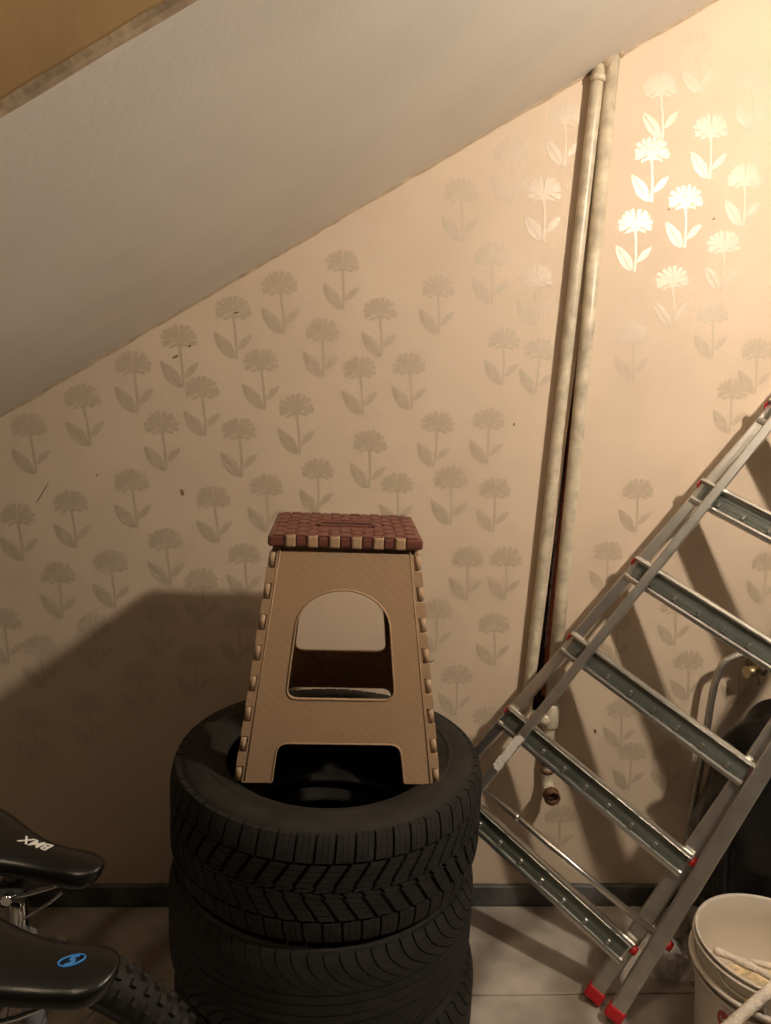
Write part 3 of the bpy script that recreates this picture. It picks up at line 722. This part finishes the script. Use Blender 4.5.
# round sticker
sc = radians(207); ps = []; ps2 = []
for i in range(20):
    a = 2*pi*i/20; aa = sc+cos(a)*.020/.135; zz = .185+sin(a)*.027; ps.append(onb(aa, zz, .0008)); aa = sc+cos(a)*.0145/.135; zz = .185+sin(a)*.021; ps2.append(onb(aa, zz, .0014))
sk_ = MB().add(ps, [list(range(20))]).build('sticker', 'sticker_white', t)
MB().add(ps2, [list(range(20))]).build('sticker_disc', 'sticker_red', sk_)
MB().tube(smooth_path([onb(sc-.05, .190, .0018), onb(sc-.01, .183, .0018), onb(sc+.02, .190, .0018), onb(sc+.05, .180, .0018)], 4), .0012, 6).build('sticker_mark', 'sticker_white', sk_)
# plaster-caked sticks standing in the bucket
def stick(label, a, c, r):
    o = V(a); t_ = MB().tube([V(q)-o for q in smooth_path([a, tuple((V(a)*.6+V(c)*.4)+V((.003, 0, .002))), c], 5)], [r*random.uniform(.75, 1.25) for _ in range(11)], 9).build('mixing_stick', 'dirty_wood', None, loc=o)
    tag(t_, label, 'stick', 'sticks in the bucket')
stick('longer plaster caked stick lying across the bucket to its left rim', (BX-.112, BY+.020, .272), (BX-.005, BY-.110, .285), .0075)
stick('shorter plaster caked stick at the right inside the bucket', (BX-.03, BY+.02, .245), (BX+.075, BY-.05, .255), .0065)

o = V((.715, 1.140, .262)); e = V((.905, 1.212, .352))
tag(MB().tube([(0, 0, 0), (e-o)*.02, (e-o)*.5, (e-o)*.98, e-o], [.008, .0105, .0105, .0105, .008], 16).build('mixing_rod', 'dirty_wood', None, loc=o), 'dirty white rod lying across the front rim of the bucket', 'rod')

# ------------------------------------------------------------------ crumpled clear film on the floor
b = MB(); n = 22; vs = []; fs = []; rnd = random.Random(11)
for j in range(n+1):
    for i in range(n+1):
        u, v = i/n, j/n; x = .79+.20*u+.03*v; y = 1.555+.19*v-.02*u
        e = min(u, 1-u, v, 1-v)
        vs.append((x+rnd.uniform(-.004, .004), y+rnd.uniform(-.004, .004), .003+max(0, (.020*abs(sin(9*u+4*v))+.026*abs(sin(6*v-7*u+1))+rnd.uniform(0, .008)))*min(1, .15+e*6)))
for j in range(n):
    for i in range(n): fs.append((j*(n+1)+i, j*(n+1)+i+1, (j+1)*(n+1)+i+1, (j+1)*(n+1)+i))
tag(b.add(vs, fs).build('plastic_film', 'clear_film'), 'crumpled clear plastic film on the floor behind the ladder foot', 'plastic film')

# ------------------------------------------------------------------ bicycles
def saddle(parent, base, yaw, L, wt, wn, droop, name='saddle'):
    """nose along +x of its own frame; base = middle of the saddle"""
    ns, nc = 26, 16; vs = []; fs = []
    M = Matrix.Translation(V(base)) @ Matrix.Rotation(yaw, 4, 'Z')
    for i in range(ns+1):
        f = (1-cos(pi*i/ns))/2; x = -L/2+L*f
        wd_ = wt+(wn-wt)*(1/(1+math.exp(-(f-.42)*11)))
        endk = min(1, sqrt(max(0, 1-((f-.86)/.14)**2)) if f > .86 else 1)*min(1, sqrt(max(0, 1-((.10-f)/.10)**2)) if f < .10 else 1)
        wd_ *= max(.05, endk); top = .0+.014*cos(pi*(f-.1)*1.4)-(droop*max(0, f-.86)/.14)+(.012*(1-f)**3)
        th = .040 if f > .55 else .040+.05*(.55-f)
        th = th*max(.12, endk)
        for j in range(nc):
            a = 2*pi*j/nc; ca, sa = cos(a), sin(a)
            y = wd_/2*(abs(ca)**.75)*(1 if ca > 0 else -1); z = top-th*.5+th*.5*(abs(sa)**.7)*(1 if sa > 0 else -1)
            if sa < 0: z = top-th*.5+th*.5*sa; y *= .82+.18*(1+sa)
            vs.append(M @ V((x, y, z)))
    for i in range(ns):
        for j in range(nc): fs.append((i*nc+j, i*nc+(j+1) % nc, (i+1)*nc+(j+1) % nc, (i+1)*nc+j))
    fs.append(list(range(nc))); fs.append([ns*nc+j for j in range(nc)])
    b = MB(); b.add(vs, fs, True); s = b.build(name, 'saddle_black', parent)
    for sy in (-1, 1):
        MB().tube(smooth_path([M @ V((-L*.38, sy*.035, -.045)), M @ V((-L*.2, sy*.022, -.072)), M @ V((L*.05, sy*.022, -.072)), M @ V((L*.36, sy*.012, -.040))], 5), .0035, 8).build('seat_rail', 'chrome', s)
    return s, M
def text_mesh(txt, size, shear):
    cu = bpy.data.curves.new('lettering', 'FONT'); cu.body = txt; cu.size = size; cu.shear = shear; cu.extrude = .0003; cu.align_x = 'CENTER'; cu.align_y = 'CENTER'; cu.offset = size*.02
    o = bpy.data.objects.new('lettering', cu); COL.objects.link(o); dg = bpy.context.evaluated_depsgraph_get()
    me = bpy.data.meshes.new_from_object(o.evaluated_get(dg)); bpy.data.objects.remove(o); bpy.data.curves.remove(cu); return me
def wheel(parent, c, R, yaw, tw):
    M = Matrix.Translation(V(c)) @ Matrix.Rotation(yaw, 4, 'Z') @ Matrix.Rotation(radians(90), 4, 'X')
    rt = tw/2; prof = [(R-rt*1.05+rt*cos(2*pi*i/14), rt*sin(2*pi*i/14)) for i in range(14)]
    ty = MB().lathe(prof, 80, frame=M).build('tyre', 'rubber', parent)
    b = MB(); N = 84
    for k in range(N):
        for row, ang in enumerate((-66, -30, 0, 30, 66)):
            th = 2*pi*(k+(.5 if row in (1, 3) else 0))/N; pa = radians(ang)
            def Q(t, p, rr): return M @ V(((R-rt*1.05+rr*cos(p))*cos(t), (R-rt*1.05+rr*cos(p))*sin(t), rr*sin(p)))
            dt = .0165 if row in (1, 3) else .0135; dp = radians(11 if row in (1, 3) else 9.5)
            b.hexa([Q(th-dt, pa-dp, rt*.97), Q(th+dt, pa-dp, rt*.97), Q(th+dt, pa+dp, rt*.97), Q(th-dt, pa+dp, rt*.97), Q(th-dt*.8, pa-dp*.8, rt+.006), Q(th+dt*.8, pa-dp*.8, rt+.006), Q(th+dt*.8, pa+dp*.8, rt+.006), Q(th-dt*.8, pa+dp*.8, rt+.006)])
    kn = b.build('tyre_knobs', 'rubber_worn', ty); kn['kind'] = 'stuff'
    Rr = R-2.15*rt
    MB().lathe([(Rr+.010, -.011), (Rr+.010, .011), (Rr-.008, .008), (Rr-.010, 0), (Rr-.008, -.008)], 64, frame=M).build('rim', 'bike_black', parent)
    MB().lathe([(.001, -.04), (.012, -.04), (.014, -.032), (.024, -.030), (.024, -.026), (.012, -.024), (.012, .024), (.024, .026), (.024, .030), (.014, .032), (.012, .04), (.001, .04)], 20, closed=False, frame=M).build('hub', 'bike_grey', parent)
    for k in range(28):
        a = 2*pi*k/28; s = 1 if k % 2 else -1; a2 = a+.55*(1 if k % 4 < 2 else -1)
        MB().tube([M @ V((.023*cos(a2), .023*sin(a2), s*.028)), M @ V(((Rr-.006)*cos(a), (Rr-.006)*sin(a), 0))], .0011, 5).build('spoke', 'bike_grey', parent)
# near bicycle: saddle with blue emblem, knobbly wheel
t = thing('bicycle', 'near bicycle with black saddle bearing a blue emblem and knobbly tyre', 'bicycle', (0, 0, 0), 'bicycles left of the tyres')
s2, M2 = saddle(t, (-.366, .784, .742), radians(-2), .27, .165, .085, .006)
em = MB(); ec = M2 @ V((.080, .006, .0)); 
def emb(u, v, rot=radians(28)):
    x, y = u*cos(rot)-v*sin(rot), u*sin(rot)+v*cos(rot); return (x, y)
b = MB(); ring_ = [emb(.0145*cos(2*pi*i/24), .0075*sin(2*pi*i/24)) for i in range(24)]
def top2(x, y): return M2 @ V((.080+x, .004+y, .0))
ztop = max(v.co.z for v in s2.data.vertices if abs((M2.inverted() @ v.co).x-.080) < .03)
def onTop(M, s, x, y, lift):
    # nearest height of the saddle cover above (x, y)
    inv = M.inverted(); best = sorted(((inv @ v.co) for v in s.data.vertices), key=lambda q: (q.x-x)**2+(q.y-y)**2-(100 if False else 0)-q.z*.02)[:1]
    return V((x, y, best[0].z+lift))
BASES = {}
def drape(me_pts, M, s, lift):
    bm = bmesh.new(); bm.from_mesh(s.data); bm.faces.ensure_lookup_table()
    from mathutils.bvhtree import BVHTree
    tr = BVHTree.FromBMesh(bm); bm.free(); out = []
    for x, y in me_pts:
        q = M @ V((x, y, .2)); h = tr.ray_cast(q, V((0, 0, -1)))[0]
        out.append((h if h else M @ V((x, y, 0)))+V((0, 0, lift)))
    return out
EX, EY = .082, .002
rp_ = drape([(EX+q[0], EY+q[1]) for q in ring_], M2, s2, .0008)
MB().tube(rp_, .0013, 6, closed=True).build('emblem_ring', 'blue_ink', s2)
sp_ = drape([(EX+q[0], EY+q[1]) for q in [emb(.009, .004), emb(.003, .0045), emb(-.002, .001), emb(.003, -.001), emb(-.002, -.0045), emb(-.009, -.004)]], M2, s2, .0008)
MB().tube(smooth_path(sp_, 4), .0019, 6).build('emblem_letter', 'blue_ink', s2)
MB().tube([(-.385, .784, .685), (-.372, .784, .52)], .0135, 14).build('seat_post', 'bike_black', t)
MB().box((-.386, .784, .672), (.022, 0, 0), (0, .026, 0), (0, 0, .012)).build('saddle_clamp', 'bike_grey', t, bevel=.004)
MB().tube([(-.372, .784, .52), (-.345, .784, .27)], .017, 14).build('seat_tube', 'bike_black', t)
WC = V((-.462, .888, .332))
wheel(t, WC, .330, .2, .054)
yw = V((cos(.2), sin(.2), 0)); yn = V((-sin(.2), cos(.2), 0))
for s in (-1, 1):
    MB().tube([WC+yn*s*.045, V((-.372, .765, .50))+V((0, .02+s*.012, 0))], .008, 10).build('seat_stay', 'bike_black', t)
    MB().tube([WC+yn*s*.045, V((-.345, .775+s*.01, .28))], .009, 10).build('chain_stay', 'bike_black', t)
MB().tube([(-.345, .715, .27), (-.345, .815, .27)], .022, 14).build('bottom_bracket', 'bike_grey', t)
# far bicycle: saddle lettered BMX
t = thing('bicycle', 'far bicycle with black saddle lettered BMX by the wall', 'bicycle', (0, 0, 0), 'bicycles left of the tyres')
s1, M1 = saddle(t, (-.450, 1.035, .712), radians(-12), .27, .150, .062, .010)
me = text_mesh('BMX', .022, .25)
inv = Matrix.Rotation(pi, 4, 'Z'); pts = [inv @ v.co for v in me.vertices]
dp = drape([(.028+q.x*1.0, .010+q.y) for q in pts], M1, s1, .0006)
for v, q, q0 in zip(me.vertices, dp, pts): v.co = q+V((0, 0, q0.z))
me.update(); link('lettering', me, 'white_ink', s1)
MB().tube([(-.452, 1.035, .655), (-.447, 1.035, .54)], .0125, 14).build('seat_post', 'chrome', t)
cl = MB().box((-.452, 1.035, .640), (.020, 0, 0), (0, .024, 0), (0, 0, .013)).build('saddle_clamp', 'bike_grey', t, bevel=.004)
for s in (-1, 1): MB().tube([(-.452, 1.035+s*.022, .640), (-.452, 1.035+s*.036, .640)], .008, 6).build('clamp_nut', 'chrome', cl)
MB().tube([(-.447, 1.035, .55), (-.42, 1.035, .27)], .0165, 14).build('seat_tube', 'bike_grey', t)
MB().tube([(-.447, 1.035, .555), (-.447, 1.035, .525)], .021, 14).build('seat_collar', 'bike_grey', t)
MB().tube(smooth_path([(-.435, 1.015, .60), (-.405, 1.00, .628), (-.388, 1.00, .640), (-.372, 1.0, .655)], 5), .0022, 8).build('clamp_lever', 'chrome', t)
MB().tube(smooth_path([(-.395, .965, .560), (-.372, .955, .590), (-.345, .95, .598), (-.330, .952, .585), (-.335, .955, .565)], 6), .0016, 8).build('brake_cable', 'chrome', t)
MB().tube([(-.44, 1.035, .50), (-.375, .975, .545)], .014, 12).build('frame_lug', 'bike_grey', t)
W2 = V((-.79, 1.09, .255))
wheel(t, W2, .253, -.1, .045)
for s in (-1, 1):
    MB().tube([W2+V((.004*s, s*.045, 0)), V((-.447, 1.035+s*.012, .53))], .008, 10).build('seat_stay', 'bike_grey', t)
    MB().tube([W2+V((.004*s, s*.045, 0)), V((-.42, 1.035+s*.012, .28))], .009, 10).build('chain_stay', 'bike_grey', t)
MB().tube([(-.42, .985, .27), (-.42, 1.085, .27)], .022, 14).build('bottom_bracket', 'bike_grey', t)
